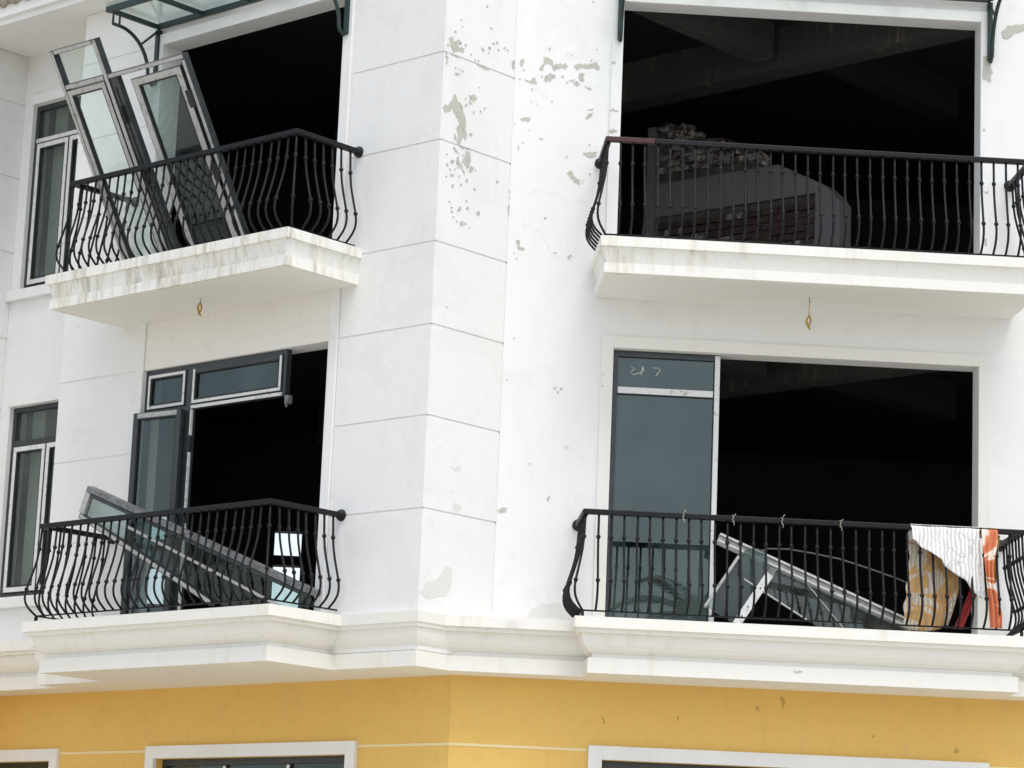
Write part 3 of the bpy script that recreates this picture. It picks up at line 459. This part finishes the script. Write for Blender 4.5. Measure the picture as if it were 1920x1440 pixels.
# extra fine flakes scattered round the larger ones
for key, n_, lim in (('B', 45, .9), ('C', 24, 3.0)):
    src = [p for p in PATCH[key] if len(p) > 5]; add = []
    for i in range(n_):
        cx_, cy_ = random.choice(random.choice(src)); cx_ += random.gauss(0, .07); cy_ += random.gauss(0, .09); r_ = random.uniform(.004, .010)
        if key == 'C' and (cx_ < .02 or cx_ > .84 or cy_ < 4.45): continue
        if key == 'B' and not .02 < cx_ < .9: continue
        k_ = random.randint(5, 8); add.append([(cx_+r_*random.uniform(.5, 1.3)*math.cos(j*6.283/k_), cy_+1.3*r_*random.uniform(.4, 1.3)*math.sin(j*6.283/k_)) for j in range(k_)])
    PATCH[key] += add
patches('B', FB, 0, 'plaster'); patches('C', FC, 0, 'plaster'); patches('Ct', FC, .021, 'plaster')
patches('Cf', FC, 0, 'plaster_faint', .0018, .012); patches('Bf', FB, 0, 'plaster_faint', .0018, .01); patches('K', FC, .5, 'plaster_faint'); patches('Y', FC, 0, 'yellow_scuff'); patches('N', FC, .72, 'plaster')

# ------------------------------------------------------------------ window joinery
def member(name, F, r, m, parent, film=None, fm='film', fr=(.12, .12)):
    """an aluminium profile r=(a0,a1,b0,b1,c0,c1); film = strip of protective film on its face"""
    o = boxo(name, F, r, M[m], parent, .002)
    if film:
        a0, a1, b0, b1, c0, c1 = r; w_ = min(a1-a0, b1-b0)
        if a1-a0 < b1-b0: q_ = (a0+w_*fr[0], a1-w_*fr[1], b0+.01, b1-.01, c1, c1+.002)
        else: q_ = (a0+.01, a1-.01, b0+w_*fr[0], b1-w_*fr[1], c1, c1+.002)
        boxo('film_strip', F, q_, M[fm], parent)
    return o
def sash(F, a0, a1, b0, b1, c, parent, wd=.055, dp=.05, m='alu', film='LRTB', fm='film', g='glass', name='sash', gl='pane'):
    """rectangular framed light: four profiles in one mesh, film strips, one pane"""
    bm = bmesh.new()
    box(bm, F, a0, a0+wd, b0, b1, c-dp, c); box(bm, F, a1-wd, a1, b0, b1, c-dp, c)
    box(bm, F, a0+wd, a1-wd, b0, b0+wd, c-dp, c); box(bm, F, a0+wd, a1-wd, b1-wd, b1, c-dp, c)
    s_ = finish(name, bm, M[m], parent, bev=.0015)
    e = .008
    if film:
        bm = bmesh.new()
        if 'L' in film: box(bm, F, a0+e, a0+wd-e, b0+e, b1-e, c-.001, c+.002)
        if 'R' in film: box(bm, F, a1-wd+e, a1-e, b0+e, b1-e, c-.001, c+.002)
        if 'T' in film: box(bm, F, a0+wd-e+.001, a1-wd+e-.001, b1-wd+e, b1-e, c-.001, c+.002)
        if 'B' in film: box(bm, F, a0+wd-e+.001, a1-wd+e-.001, b0+e, b0+wd-e, c-.001, c+.002)
        finish('film_strip', bm, M[fm], parent)
    bm = bmesh.new()  # rubber gasket rim
    g0, t = .010, wd
    box(bm, F, a0+t, a0+t+g0, b0+t, b1-t, c-.02, c-.004); box(bm, F, a1-t-g0, a1-t, b0+t, b1-t, c-.02, c-.004)
    box(bm, F, a0+t+g0, a1-t-g0, b0+t, b0+t+g0, c-.02, c-.004); box(bm, F, a0+t+g0, a1-t-g0, b1-t-g0, b1-t, c-.02, c-.004)
    finish('gasket', bm, M['gasket'], parent)
    boxo(gl, F, (a0+wd+.002, a1-wd-.002, b0+wd+.002, b1-wd-.002, c-.030, c-.024), M[g], parent)
    return s_
# recessed left windows (upper, lower)
for o, up in ((WL_UP, True), (WL_LO, False)):
    wd = holder('window', B); a0, a1, b0, b1 = o; c = D2-.05; bar_z = b0+(b1-b0)*.795
    bm = bmesh.new(); box(bm, FA, a0, a0+.05, b0, b1, c-.06, c); box(bm, FA, a1-.05, a1, b0, b1, c-.06, c); box(bm, FA, a0+.05, a1-.05, b1-.05, b1, c-.06, c); box(bm, FA, a0+.05, a1-.05, b0, b0+.05, c-.06, c)
    box(bm, FA, a0+.05, a1-.05, bar_z, bar_z+.055, c-.06, c); finish('frame', bm, M['alu'], wd, bev=.002)
    if up: boxo('film_strip', FA, (a0+.05, a1-.03, bar_z+.008, bar_z+.05, c-.001, c+.003), M['film'], wd)
    boxo('pane', FA, (a0+.052, a1-.052, bar_z+.057, b1-.052, c-.035, c-.029), M['glass'], wd)
    mid = 5.80
    sash(FA, mid+.004, a1-.055, b0+.055, bar_z-.004, c+.012, wd, .062, .05, film='LRTB')
    sash(FA, a0+.055, mid-.004, b0+.055, bar_z-.004, c+.012, wd, .062, .05, film='RTB')
# fixed window at the left of the lower right opening
wd = holder('window', B); c = -.07
bm = bmesh.new(); box(bm, FC, .972, 1.022, 4.335, 6.788, c-.06, c); box(bm, FC, 1.872, 1.925, 4.335, 6.788, c-.06, c); box(bm, FC, 1.022, 1.872, 6.735, 6.788, c-.06, c); box(bm, FC, 1.022, 1.872, 4.335, 4.385, c-.06, c); box(bm, FC, 1.022, 1.872, 6.40, 6.465, c-.06, c)
finish('frame', bm, M['alu'], wd, bev=.002)
boxo('film_strip', FC, (1.024, 1.865, 6.406, 6.462, c-.001, c+.003), M['film'], wd); boxo('film_strip', FC, (1.878, 1.922, 4.34, 6.78, c-.001, c+.003), M['film'], wd)
boxo('pane', FC, (1.024, 1.870, 6.467, 6.733, c-.035, c-.029), M['glass_dark'], wd); boxo('pane', FC, (1.024, 1.870, 4.387, 6.398, c-.035, c-.029), M['glass_dark'], wd)
# chalk scribble on the upper pane
bm = bmesh.new()
P = lambda x, y: FC.p(x, y, c-.022)
tube(bm, [P(1.14, 6.65), P(1.17, 6.63), P(1.13, 6.60), P(1.16, 6.58), P(1.22, 6.60), P(1.25, 6.63), P(1.24, 6.66), P(1.23, 6.58)], .0035, 5)
tube(bm, [P(1.33, 6.65), P(1.38, 6.65), P(1.40, 6.64), P(1.36, 6.58)], .003, 5); finish('chalk_mark', bm, M['plaster_faint'], wd)
# lower left opening: transom lights still in place, one casement hanging open
wd = holder('window', B); c = -.03
bm = bmesh.new(); box(bm, FA, 3.665, 3.704, 4.335, 6.768, c-.06, c); box(bm, FA, 1.80, 3.665, 6.728, 6.768, c-.06, c); box(bm, FA, 3.045, 3.13, 4.335, 6.728, c-.06, c); box(bm, FA, 1.80, 3.045, 6.345, 6.385, c-.06, c); box(bm, FA, 3.13, 3.665, 6.345, 6.385, c-.06, c); box(bm, FA, 1.80, 1.84, 6.385, 6.728, c-.06, c)
finish('frame', bm, M['alu'], wd, bev=.002)
sash(FA, 3.135, 3.662, 6.388, 6.725, c+.012, wd, .042, .04, g='glass_dark')
sash(FA, 1.843, 3.042, 6.388, 6.725, c+.012, wd, .042, .04, film='LRB', g='glass_dark')
boxo('film_strip', FA, (1.84, 3.05, 6.350, 6.380, c, c+.003), M['film'], wd)
for z0, z1 in ((6.10, 6.34), (5.42, 5.94), (4.36, 5.28)): boxo('film_strip', FA, (3.035, 3.052, z0, z1, c-.02, c+.004), M['film'], wd)
bm = bmesh.new(); box(bm, FA, 1.752, 1.80, 6.27, 6.345, c-.05, c+.0); box(bm, FA, 1.765, 1.778, 6.235, 6.30, c-.01, c+.01); finish('broken_bracket', bm, M['alu_light'], wd)
# casement leaf, swung a little out of plane
FQ = FA.sub(3.70, 4.36, .10, (-1, 0, -.10), (0, 1, 0))
sash(FQ, 0, .60, 0, 1.985, .0, wd, .06, .05, film='T', fm='film_dirty', g='glass', name='casement', gl='pane')
# upper casement hinge remains
# ground storey windows
for F, o, c, mm in ((FA, OY_A[0], -.78, (2.28, 3.125)), (FA, OY_A[1], -.78, (6.4,)), (FC, OY_C[0], -.08, (2.0, 3.1)), (FC, OY_C[1], -.08, (6.6, 7.6))):
    wd = holder('window', B); a0, a1, b0, b1 = o
    bm = bmesh.new(); box(bm, F, a0, a0+.06, b0, b1, c-.06, c); box(bm, F, a1-.06, a1, b0, b1, c-.06, c); box(bm, F, a0+.06, a1-.06, b1-.06, b1, c-.06, c); box(bm, F, a0+.06, a1-.06, b0, b0+.06, c-.06, c); finish('frame', bm, M['alu'], wd, bev=.002)
    for x in mm: member('mullion', F, (x-.025, x+.025, b0+.06, b1-.06, c-.05, c-.004), 'alu', wd, True)
    xs = [a0+.06]+list(mm)+[a1-.06]
    for x0, x1 in zip(xs, xs[1:]): boxo('pane', F, (x0+.027, x1-.027, b0+.062, b1-.062, c-.035, c-.029), M['glass_dark'], wd)

# ------------------------------------------------------------------ balcony railings
def baluster_mesh(H):
    bm = bmesh.new(); T = [(0, 0), (.12, .006), (.24, .012), (.36, .026), (.46, .046), (.56, .070), (.64, .090), (.70, .104), (.76, .113), (.81, .113), (.86, .103), (.91, .078), (.955, .042), (1, .0)]
    pts = [Vector((b_, 0, H*(1-t))) for t, b_ in T]; tube(bm, pts, .0104, 7)
    def bt(t):
        for (t0, b0), (t1, b1) in zip(T, T[1:]):
            if t0 <= t <= t1: return b0+(b1-b0)*(t-t0)/(t1-t0)
    for t in (.235, .70):
        c0 = [Vector((bt(t+s/H), 0, H*(1-t)-s)) for s in (-.020, -.012, 0, .012, .020)]
        tube(bm, c0, [.0105, .0155, .0205, .0155, .0105], 8)
    bmesh.ops.recalc_face_normals(bm, faces=bm.faces)
    me = bpy.data.meshes.new('baluster'); bm.to_mesh(me); bm.free(); me.materials.append(M['iron'])
    me.polygons.foreach_set('use_smooth', [True]*len(me.polygons)); return me
def railing(F, u0, u1, d, zb, zt, label, rusty=None, bent=None):
    t = thing('balcony_railing', label, 'railing', 'black wrought iron balcony railings')
    H = zt-zb-.02; me = baluster_mesh(H)
    up = (0, 0, 1)
    def rail(p0, p1, w, h, m, nm):
        bm = bmesh.new(); bar(bm, p0, p1, w, h, up); return finish(nm, bm, M[m], t, bev=.006 if h > .02 else .002)
    e = .024
    rx = rusty if rusty else None
    if rx:
        rail(F.p(u0-e, zt, d), F.p(rx, zt, d), .054, .044, 'rust', 'handrail'); rail(F.p(rx+.001, zt, d), F.p(u1+e, zt, d), .054, .044, 'iron', 'handrail')
    else: rail(F.p(u0-e, zt, d), F.p(u1+e, zt, d), .054, .044, 'iron', 'handrail')
    rail(F.p(u0, zt, d-.0245), F.p(u0, zt, .03), .054, .044, 'iron', 'handrail'); rail(F.p(u1, zt, d-.0245), F.p(u1, zt, .03), .054, .044, 'iron', 'handrail')
    rail(F.p(u0-.006, zb, d), F.p(u1+.006, zb, d), .012, .014, 'iron', 'bottom_rail')
    rail(F.p(u0, zb, d-.007), F.p(u0, zb, .0), .012, .014, 'iron', 'bottom_rail'); rail(F.p(u1, zb, d-.007), F.p(u1, zb, .0), .012, .014, 'iron', 'bottom_rail')
    for u in (u0, u1):
        bm = bmesh.new(); tube(bm, [F.p(u, zt, c) for c in (.0, .012, .013, .03, .05, .058)], [.052, .052, .046, .044, .034, .02], 14)
        finish('wall_mount', bm, M['iron'], t, True)
    for u in (u0, u1):   # small feet at corners
        bm = bmesh.new(); box(bm, F, u-.012, u+.012, zb-.06, zb-.006, d-.012, d+.012); finish('foot', bm, M['iron'], t)
    n = round((u1-u0)/.1085); items = []
    for i in range(n+1):
        u = u0+(u1-u0)*i/n
        dirv = F.en.copy()
        if i == 0: dirv = (F.en-F.ex).normalized()
        if i == n: dirv = (F.en+F.ex).normalized()
        items.append((F.p(u, zb, d), dirv))
    m_ = round(d/.1085)
    for i in range(1, m_):
        c = d-d*i/m_
        if c < .04: continue
        items.append((F.p(u0, zb, c), -F.ex)); items.append((F.p(u1, zb, c), F.ex.copy()))
    for p, dv in items:
        o = bpy.data.objects.new('baluster', me); COL.objects.link(o); o.parent = t
        o.location = p; o.rotation_euler = (random.uniform(-.006, .006), random.uniform(-.006, .006), math.atan2(dv.y, dv.x)+random.uniform(-.04, .04))
    return t
railing(FC, .797, 4.483, .765, 7.615, 8.462, 'upper right black bulging iron railing, its handrail rusted red at the left end', 1.20)
railing(FC, .712, 4.41, .79, 4.372, 5.203, 'black bulging iron railing of the lower right balcony with cloths hung over it')
railing(FA, .985, 4.0, .765, 7.60, 8.458, 'upper left black bulging iron railing with a tipped window frame behind it')
railing(FA, .965, 3.985, .84, 4.372, 5.195, 'black bulging iron railing of the lower left balcony above the deep cornice')

# ------------------------------------------------------------------ glass canopies with iron brackets
def canopy(F, u0, u1, z, d, label, slope=.0, n=4):
    t = thing('glass_canopy', label, 'canopy', 'glass canopies on iron brackets')
    def b_(nm, p0, p1, w, h): bm = bmesh.new(); bar(bm, p0, p1, w, h, (0, 0, 1)); finish(nm, bm, M['green_iron'], t, bev=.003)
    zf = z+slope
    b_('wall_rail', F.p(u0, z, .045), F.p(u1, z, .045), .04, .05); b_('front_rail', F.p(u0-.02, zf, d), F.p(u1+.02, zf, d), .045, .055)
    for i in range(n+1):
        u = u0+(u1-u0)*i/n; b_('rafter', F.p(u, z, .066), F.p(u, zf, d-.024), .035, .045)
    for i in range(n):
        ua, ub = u0+(u1-u0)*i/n, u0+(u1-u0)*(i+1)/n
        if i == 0: ua -= .07
        if i == n-1: ub += .07
        bm = bmesh.new(); hexa(bm, [F.p(ua+.004, z+.031, .03), F.p(ub-.004, z+.031, .03), F.p(ub-.004, zf+.033, d+.07), F.p(ua+.004, zf+.033, d+.07), F.p(ua+.004, z+.039, .03), F.p(ub-.004, z+.039, .03), F.p(ub-.004, zf+.041, d+.07), F.p(ua+.004, zf+.041, d+.07)]); finish('glass_panel', bm, M['glass_clear'], t)
    for u in (u0, u1):
        bm = bmesh.new(); bar(bm, F.p(u, z-.58, .026), F.p(u, z-.026, .026), .052, .044, F.ex); finish('bracket_post', bm, M['green_iron'], t, bev=.002)
        bm = bmesh.new(); R_ = .40; cx_, cz = .53, z-.52; pts = [F.p(u, cz+R_*math.sin(a_), cx_-R_*math.cos(a_)) for a_ in [math.radians(v) for v in range(0, 91, 7)]]
        pts = [F.p(u, z-.60, .06), F.p(u, z-.56, .12)]+pts+[F.p(u, z-.12, .60)]; tube(bm, pts, .018, 8); finish('bracket_arc', bm, M['green_iron'], t, True)
        bm = bmesh.new(); bm.free()
        for q0, q1 in ((F.p(u, z-.12, .60), F.p(u, z-.03, .60)), (F.p(u, z-.12, .52), F.p(u, z-.03, .52)), (F.p(u, z-.05, .05), F.p(u, z-.235, .245))):
            bm = bmesh.new(); tube(bm, [q0, q1], .012, 6); finish('bracket_brace', bm, M['green_iron'], t, True)
    return t
canopy(FA, 1.20, 3.80, 10.17, .66, 'dark green iron and glass canopy above the upper left balcony')
canopy(FC, .93, 4.29, 10.195, .66, 'dark green iron and glass canopy above the upper right balcony')

# ------------------------------------------------------------------ fallen frames and sashes
# the whole window frame of the upper left opening, tipped outwards about its sill
T = thing('fallen_window_frame', 'big grey aluminium balcony window frame tipped outwards over the upper left railing', 'window frame')
F1 = FA.sub(4.0, 7.60, -.04, (-1, 0, 0), (0, .854, .505))
al = 'alu_light'
member('frame_post', F1, (0, .045, 0, 2.38, -.07, 0), 'alu', T, True, 'film_dirty'); member('frame_rail', F1, (.046, .60, 2.335, 2.38, -.07, 0), 'alu', T, True, 'film_dirty')
member('frame_post', F1, (.60, .655, 0, 2.38, -.07, 0), 'alu', T, True, 'film_dirty'); member('frame_rail', F1, (.046, .599, 1.99, 2.04, -.07, 0), 'alu', T, True, 'film_dirty')
member('frame_post', F1, (.656, .76, 0, 1.99, -.07, -.01), 'alu', T); member('frame_rail', F1, (.656, 1.70, 1.991, 2.035, -.07, 0), 'alu', T, True, 'film_dirty')
member('frame_post', F1, (1.655, 1.70, 0, 1.99, -.07, 0), 'alu', T, True, 'film_dirty'); member('frame_rail', F1, (.046, 1.654, 0, .045, -.07, -.001), 'alu', T)
boxo('pane', F1, (.047, .598, 2.042, 2.333, -.04, -.034), M['glass_clear'], T)
bm = bmesh.new(); box(bm, F1, .70, .715, 1.55, 1.72, -.012, .03); box(bm, F1, .70, .715, .95, 1.1, -.012, .03); box(bm, F1, .70, .71, .4, 1.9, -.012, -.002); finish('lock_strip', bm, M['gasket'], T)
sash(F1, .05, .596, .05, 1.985, .006, T, .062, .05, 'alu', 'LRTB', 'film_dirty', 'glass_clear', 'fixed_light')
F1s = F1.sub(1.05, .05, .012, (1, 0, 0), (0, 1, 0))
Ts = F1.sub(1.02, .04, .075, (1, .0, -.13), (0, 1, 0))
sash(Ts, 0, .60, 0, 1.90, 0, T, .075, .05, 'alu', 'LRTB', 'film_dirty', 'glass_fallen', 'door_leaf')
for b_ in (1.55, .85):
    boxo('hinge', F1, (1.60, 1.66, b_, b_+.16, -.01, .03), M['gasket'], T)

# narrow sash lying diagonally inside the lower left railing
T = thing('fallen_window_sash', 'long grey sash lying slantwise inside the lower left railing, its end poking over the handrail', 'window sash', 'torn out sashes on the balconies')
A0 = FA.p(3.566, 5.559, .66); A1 = FA.p(1.105, 4.54, .14); A2 = FA.p(3.677, 5.293, .656)
ex = (A1-A0).normalized(); ey = (A0-A2); ey = (ey-ex*ey.dot(ex)).normalized(); en = ex.cross(ey)
if en.dot(Vector((0, -1, 0))) < 0: en = -en
F2 = Fr(A2, ex, ey, en); LL = (A1-A0).length
bm = bmesh.new(); prism(bm, F2, [(0, 0), (1.70, -.206), (2.3, -.12), (LL-.02, .0), (LL-.02, .234), (0, .234)], -.032, -.026); finish('cracked_pane', bm, M['glass_fallen'], T)
bm = bmesh.new(); bar(bm, F2.p(-.02, .004, -.02), F2.p(1.72, -.208, -.02), .05, .055, F2.en); finish('frame_post', bm, M['alu'], T, bev=.002)
bm = bmesh.new(); bar(bm, F2.p(-.01, .003, .009), F2.p(1.70, -.205, .009), .034, .003, F2.en); finish('film_strip', bm, M['film_dirty'], T)
bm = bmesh.new(); bar(bm, F2.p(.35, .10, -.01), F2.p(2.62, .02, -.01), .022, .02, F2.en); finish('glazing_bead', bm, M['film_dirty'], T)
bm = bmesh.new(); bar(bm, F2.p(.05, .215, -.0), F2.p(LL-.03, .215, -.0), .03, .04, F2.en); finish('frame_rail', bm, M['alu'], T)
member('frame_post', F2, (-.02, LL+.02, .236, .286, -.08, .02), 'alu_light', T)
boxo('end_cap', F2, (-.03, .03, .028, .23, -.045, .012), M['film_dirty'], T)

# frame slanting down to the right in the lower right opening
T = thing('fallen_window_frame', 'long grey frame with cracked glass slanting down to the right inside the lower right railing', 'window frame', 'torn out sashes on the balconies')
A0 = FC.p(1.905, 5.135, .34); A1 = FC.p(3.60, 4.46, .28); ex = (A1-A0).normalized(); ey = Vector((0, .35, .95)); ey = (ey-ex*ey.dot(ex)).normalized(); en = ex.cross(ey)
if en.y > 0: en = -en
F3 = Fr(A0, ex, ey, en); LL = (A1-A0).length
bm = bmesh.new(); box(bm, F3, 0, LL, -.012, .010, -.05, .012); box(bm, F3, 0, LL, -.078, -.056, -.05, .012); finish('profile_flange', bm, M['film_dirty'], T, bev=.001)
boxo('profile_web', F3, (.0, LL, -.056, -.012, -.045, .0), M['alu_light'], T)
bm = bmesh.new(); prism(bm, F3, [(.22, -.079), (LL-.02, -.079), (LL-.02, -.16), (1.30, -.45), (.95, -.41), (.52, -.34), (.33, -.30)], -.030, -.024); finish('cracked_pane', bm, M['glass_fallen'], T)
bm = bmesh.new(); bar(bm, F3.p(.86, -.085, -.02), F3.p(1.28, -.34, -.02), .006, .008, en); bar(bm, F3.p(.33, -.30, -.02), F3.p(.95, -.41, -.02), .012, .01, en); finish('crack_edge', bm, M['film_dirty'], T)

T = thing('broken_window_sash', 'short broken sash with green glass and a white perforated profile leaning beside the fixed window', 'window sash', 'torn out sashes on the balconies')
A0 = FC.p(2.33, 4.80, .42); A1 = FC.p(2.04, 4.345, .50); ex = (A1-A0).normalized(); A2 = FC.p(2.04, 4.91, .40); ey = (A2-A0); ey = (ey-ex*ey.dot(ex)).normalized(); en = ex.cross(ey)
if en.y > 0: en = -en
F4 = Fr(A0, ex, ey, en)
boxo('perforated_profile', F4, (-.0, .54, -.035, .035, -.03, .02), M['film'], T, .002)
bm = bmesh.new()
for i in range(5): tube(bm, [F4.p(.06+i*.1, .0, .0195), F4.p(.06+i*.1, .0, .0225)], .008, 8)
finish('screw_hole', bm, M['gasket'], T)
bm = bmesh.new(); prism(bm, F4, [(-.05, .03), (-.16, .14), (-.10, .29), (.55, .29), (.55, .036), (.0, .036)], -.012, -.006); finish('pane', bm, M['glass_fallen'], T)
boxo('edge_profile', F4, (.02, .56, .291, .315, -.03, .02), M['film_dirty'], T, .002)
bm = bmesh.new(); box(bm, F4, -.05, .0, -.03, .03, -.02, .03); finish('corner_cleat', bm, M['alu_light'], T)
bm = bmesh.new(); tube(bm, [FC.p(*p) for p in ((2.22, 4.99, .32), (2.32, 5.03, .33), (2.5, 5.035, .33), (2.7, 5.01, .33), (2.95, 4.97, .33), (3.2, 4.90, .33), (3.4, 4.84, .33), (3.56, 4.78, .34), (3.62, 4.40, .36))], .007, 6)
tag(finish('loose_cable', bm, M['wire'], smooth=True), 'thin loose cable arching above the slanting frame of the lower right balcony', 'cable')

# ------------------------------------------------------------------ cloths on the lower right railing
def cloth(name, F, fn, nu, nv, m, label, cat, th_=.004):
    bm = bmesh.new(); uvl = bm.loops.layers.uv.new('UVMap'); V = [[None]*(nv+1) for _ in range(nu+1)]; UV = {}
    for i in range(nu+1):
        for j in range(nv+1):
            s_, t_ = i/nu, j/nv; a_, z_, c_ = fn(s_, t_); v = bm.verts.new(F.p(a_, z_, c_)); V[i][j] = v; UV[v] = (a_-3.4, z_-4.3)
    for i in range(nu):
        for j in range(nv):
            f = bm.faces.new((V[i][j], V[i+1][j], V[i+1][j+1], V[i][j+1]))
            for l in f.loops: l[uvl].uv = UV[l.vert]
    o = finish(name, bm, m, None, True)
    so = o.modifiers.new('thickness', 'SOLIDIFY'); so.thickness = th_; so.offset = 0
    return tag(o, label, cat)
ZR = 5.203
def over(t, total, c0=.79, zr=ZR, r=.03):
    """arc length t*total measured from the inner hem, over the rail; returns z, c for the first bit over the rail"""
    pass
def f_sheet(s, t):
    x = 3.455+s*.59; fold = .016*math.sin(s*17+t*2)+.004*math.sin(s*39+1+t*4)
    L = .09+max(0., s**1.15)*.50 if s < .97 else .60-(s-.97)*2
    bot = ZR-.02-L*.98
    if t < .15:
        a_ = math.pi*(.5+.5*(1-t/.15)); k = t/.15
        return x, ZR+.027*math.sin(math.pi*k*.5)-.10*(1-k)*(1-k), .79-.034*math.cos(math.pi*.5*k)
    if t < .25:
        k = (t-.15)/.1; return x, ZR+.027-.03*k*k, .79+.034*k+fold*.1
    k = (t-.25)/.75; z = ZR-.003+(bot-ZR)*k
    return x+.03*k*s+fold*.5, z, .826+.04*k+fold*(.3+1.6*k)
cloth('cloth', FC, f_sheet, 56, 30, M['sheet'], 'white printed sheet hung slantwise over the lower right railing, in front of the bars', 'sheet')
def f_blanket(s, t):
    x = 3.44+s*.50+.02*math.sin(t*5)*(1-s); fold = .017*math.sin(s*15+t*2.4)+.006*math.sin(s*37+t*5)
    bot = 4.40-.03*math.sin(s*5)
    if s < .1: x += .01*math.sin(t*30)
    z = ZR-.03+(bot-ZR)*t
    if s > .62: x -= (s-.62)*.35*t**2
    return x, z, .735-.02+fold*(.4+t)
cloth('cloth', FC, f_blanket, 44, 30, M['blanket'], 'brown and ochre patterned blanket hanging behind the bars of the lower right railing', 'blanket')
def f_scarf(s, t):
    wdt = .135-.05*min(1, t*1.6)+.02*math.sin(t*9); x = 4.045+s*wdt+.035*t+.05*t*t
    fold = .016*math.sin(s*15+t*4)
    if t > .86: wdt *= .8
    if t < .08:
        k = t/.08; return x, ZR+.03*math.sin(math.pi*k*.5)-.06*(1-k), .79-.034*math.cos(math.pi*.5*k)
    if t < .14: k = (t-.08)/.06; return x, ZR+.03-.03*k, .79+.036*k
    k = (t-.14)/.86; return x, ZR+(4.375-ZR)*k, .83+.07*math.sin(k*2.6)+fold
cloth('cloth', FC, f_scarf, 18, 40, M['scarf'], 'narrow orange and white cloth hanging over the lower right railing, bunched at its end', 'cloth')
def f_red(s, t):
    x = 3.90+s*.075+.09*(1-t)-.05*t; return x, 4.72+(4.37-4.72)*t, .72+.012*math.sin(s*14+t*5)
cloth('cloth', FC, f_red, 12, 16, M['red_cloth'], 'small crimson cloth behind the bars below the white sheet', 'cloth')
def f_och(s, t):
    x = 4.175+s*(.055-.03*t)-.0*t; return x, ZR-.03+(4.80-ZR)*t, .752+.012*math.sin(s*9+t*7)
cloth('cloth', FC, f_och, 10, 20, M['ochre_cloth'], 'thin ochre rag hanging just right of the orange cloth', 'cloth')

# twine ties on the lower right handrail
for x, hgt, lab in ((1.53, .05, 'pale twine tied round the handrail in front of the fixed window'), (1.95, .03, 'pale twine tied round the handrail beside the white window post'), (2.365, .05, 'pale twine with a raised end tied round the handrail left of the middle'), (2.86, .03, 'pale twine tied round the handrail nearest the hanging cloths')):
    bm = bmesh.new(); ring = [FC.p(x+.004*math.sin(a_*3), ZR+.026*math.sin(a_)*1.05, .79+.032*math.cos(a_)) for a_ in [i*math.pi/6 for i in range(13)]]
    tube(bm, ring, .004, 5); tube(bm, [FC.p(x, ZR+.02, .822), FC.p(x+.012, ZR+hgt*.8, .83), FC.p(x+.02, ZR+hgt*.8+.01, .83)], .003, 5); tube(bm, [FC.p(x, ZR-.02, .822), FC.p(x+.01, ZR-.045, .832), FC.p(x+.004, ZR-.065, .83)], .003, 5)
    tag(finish('twine_tie', bm, M['twine'], smooth=True), lab, 'twine', 'twine ties on the lower right handrail')

# frayed ropes hanging from hooks under the upper balconies
def rope(F, u, z, d, ln, label, s_=1):
    t = thing('hanging_rope', label, 'rope', 'frayed ropes under the upper balconies')
    bm = bmesh.new(); tube(bm, [F.p(u, z, d), F.p(u, z-.04, d), F.p(u+.008, z-.052, d), F.p(u+.016, z-.04, d)], .003, 6); finish('hook', bm, M['gasket'], t, True)
    bm = bmesh.new(); n = 14; P_ = [F.p(u+.010*math.sin(i*.9)*i/n, z-.04-ln*i/n, d) for i in range(n+1)]
    if ln > .12: tube(bm, P_[:8], .0035, 6)
    q_ = P_[7] if ln > .12 else P_[0]
    tube(bm, [q_, q_+Vector((-.018, 0, -.03)), q_+Vector((-.022, 0, -.06))*s_, q_+Vector((-.004, 0, -.10)), q_+Vector((.012, 0, -.125))], [.006, .009, .011, .012, .006], 7)
    tube(bm, [q_, q_+Vector((.014, 0, -.03)), q_+Vector((.012, 0, -.07)), q_+Vector((-.004, 0, -.10))], [.006, .008, .007, .004], 7)
    finish('frayed_end', bm, M['rope'], t, True)
rope(FC, 2.62, 7.24, .45, .26, 'frayed yellow rope on a long string under the upper right balcony')
rope(FA, 2.50, 7.232, .42, .08, 'short knot of yellow rope under the upper left balcony', .8)

# ------------------------------------------------------------------ palm across the street, seen mirrored in the fixed window
T = thing('palm_tree', 'palm tree across the street whose fronds show mirrored in the fixed window', 'palm tree')
px, py, pz = 6.7, -40.0, 9.25
bm = bmesh.new(); tube(bm, [(px+.25, py, -.1), (px+.15, py, 2.5), (px+.05, py, 5.5), (px, py, pz)], [.24, .18, .15, .12], 10); finish('trunk', bm, M['bark'], T, True)
for k in range(18):
    az = k*2.399; el = math.radians(70-k*5.2); bm = bmesh.new(); pts = []; dx, dy = math.cos(az), math.sin(az); n = 14; p = Vector((px, py, pz)); ang = el
    for i in range(n+1):
        pts.append(p.copy()); p = p+Vector((dx*math.cos(ang), dy*math.cos(ang), math.sin(ang)))*.17; ang -= .12
    tube(bm, pts, [.022*(1-i/(n+2)) for i in range(n+1)], 5); side = Vector((-dy, dx, 0))
    for i in range(2, n+1):
        tdir = (pts[i]-pts[i-1]).normalized(); ln = .42*math.sin(math.pi*min(1, (i+1)/(n+2)))+.12
        for sgn in (-1, 1):
            for h in (0, .5):
                b0 = pts[i]-(pts[i]-pts[i-1])*h; tip = b0+(side*sgn*.75+tdir*.65+Vector((0, 0, -.35))).normalized()*ln
                w_ = tdir*.032; bm.faces.new([bm.verts.new(v) for v in (b0-w_, (b0+tip)/2-w_*1.3, tip, (b0+tip)/2+w_*1.3)])
    finish('frond', bm, M['leaf'], T, recalc=False)
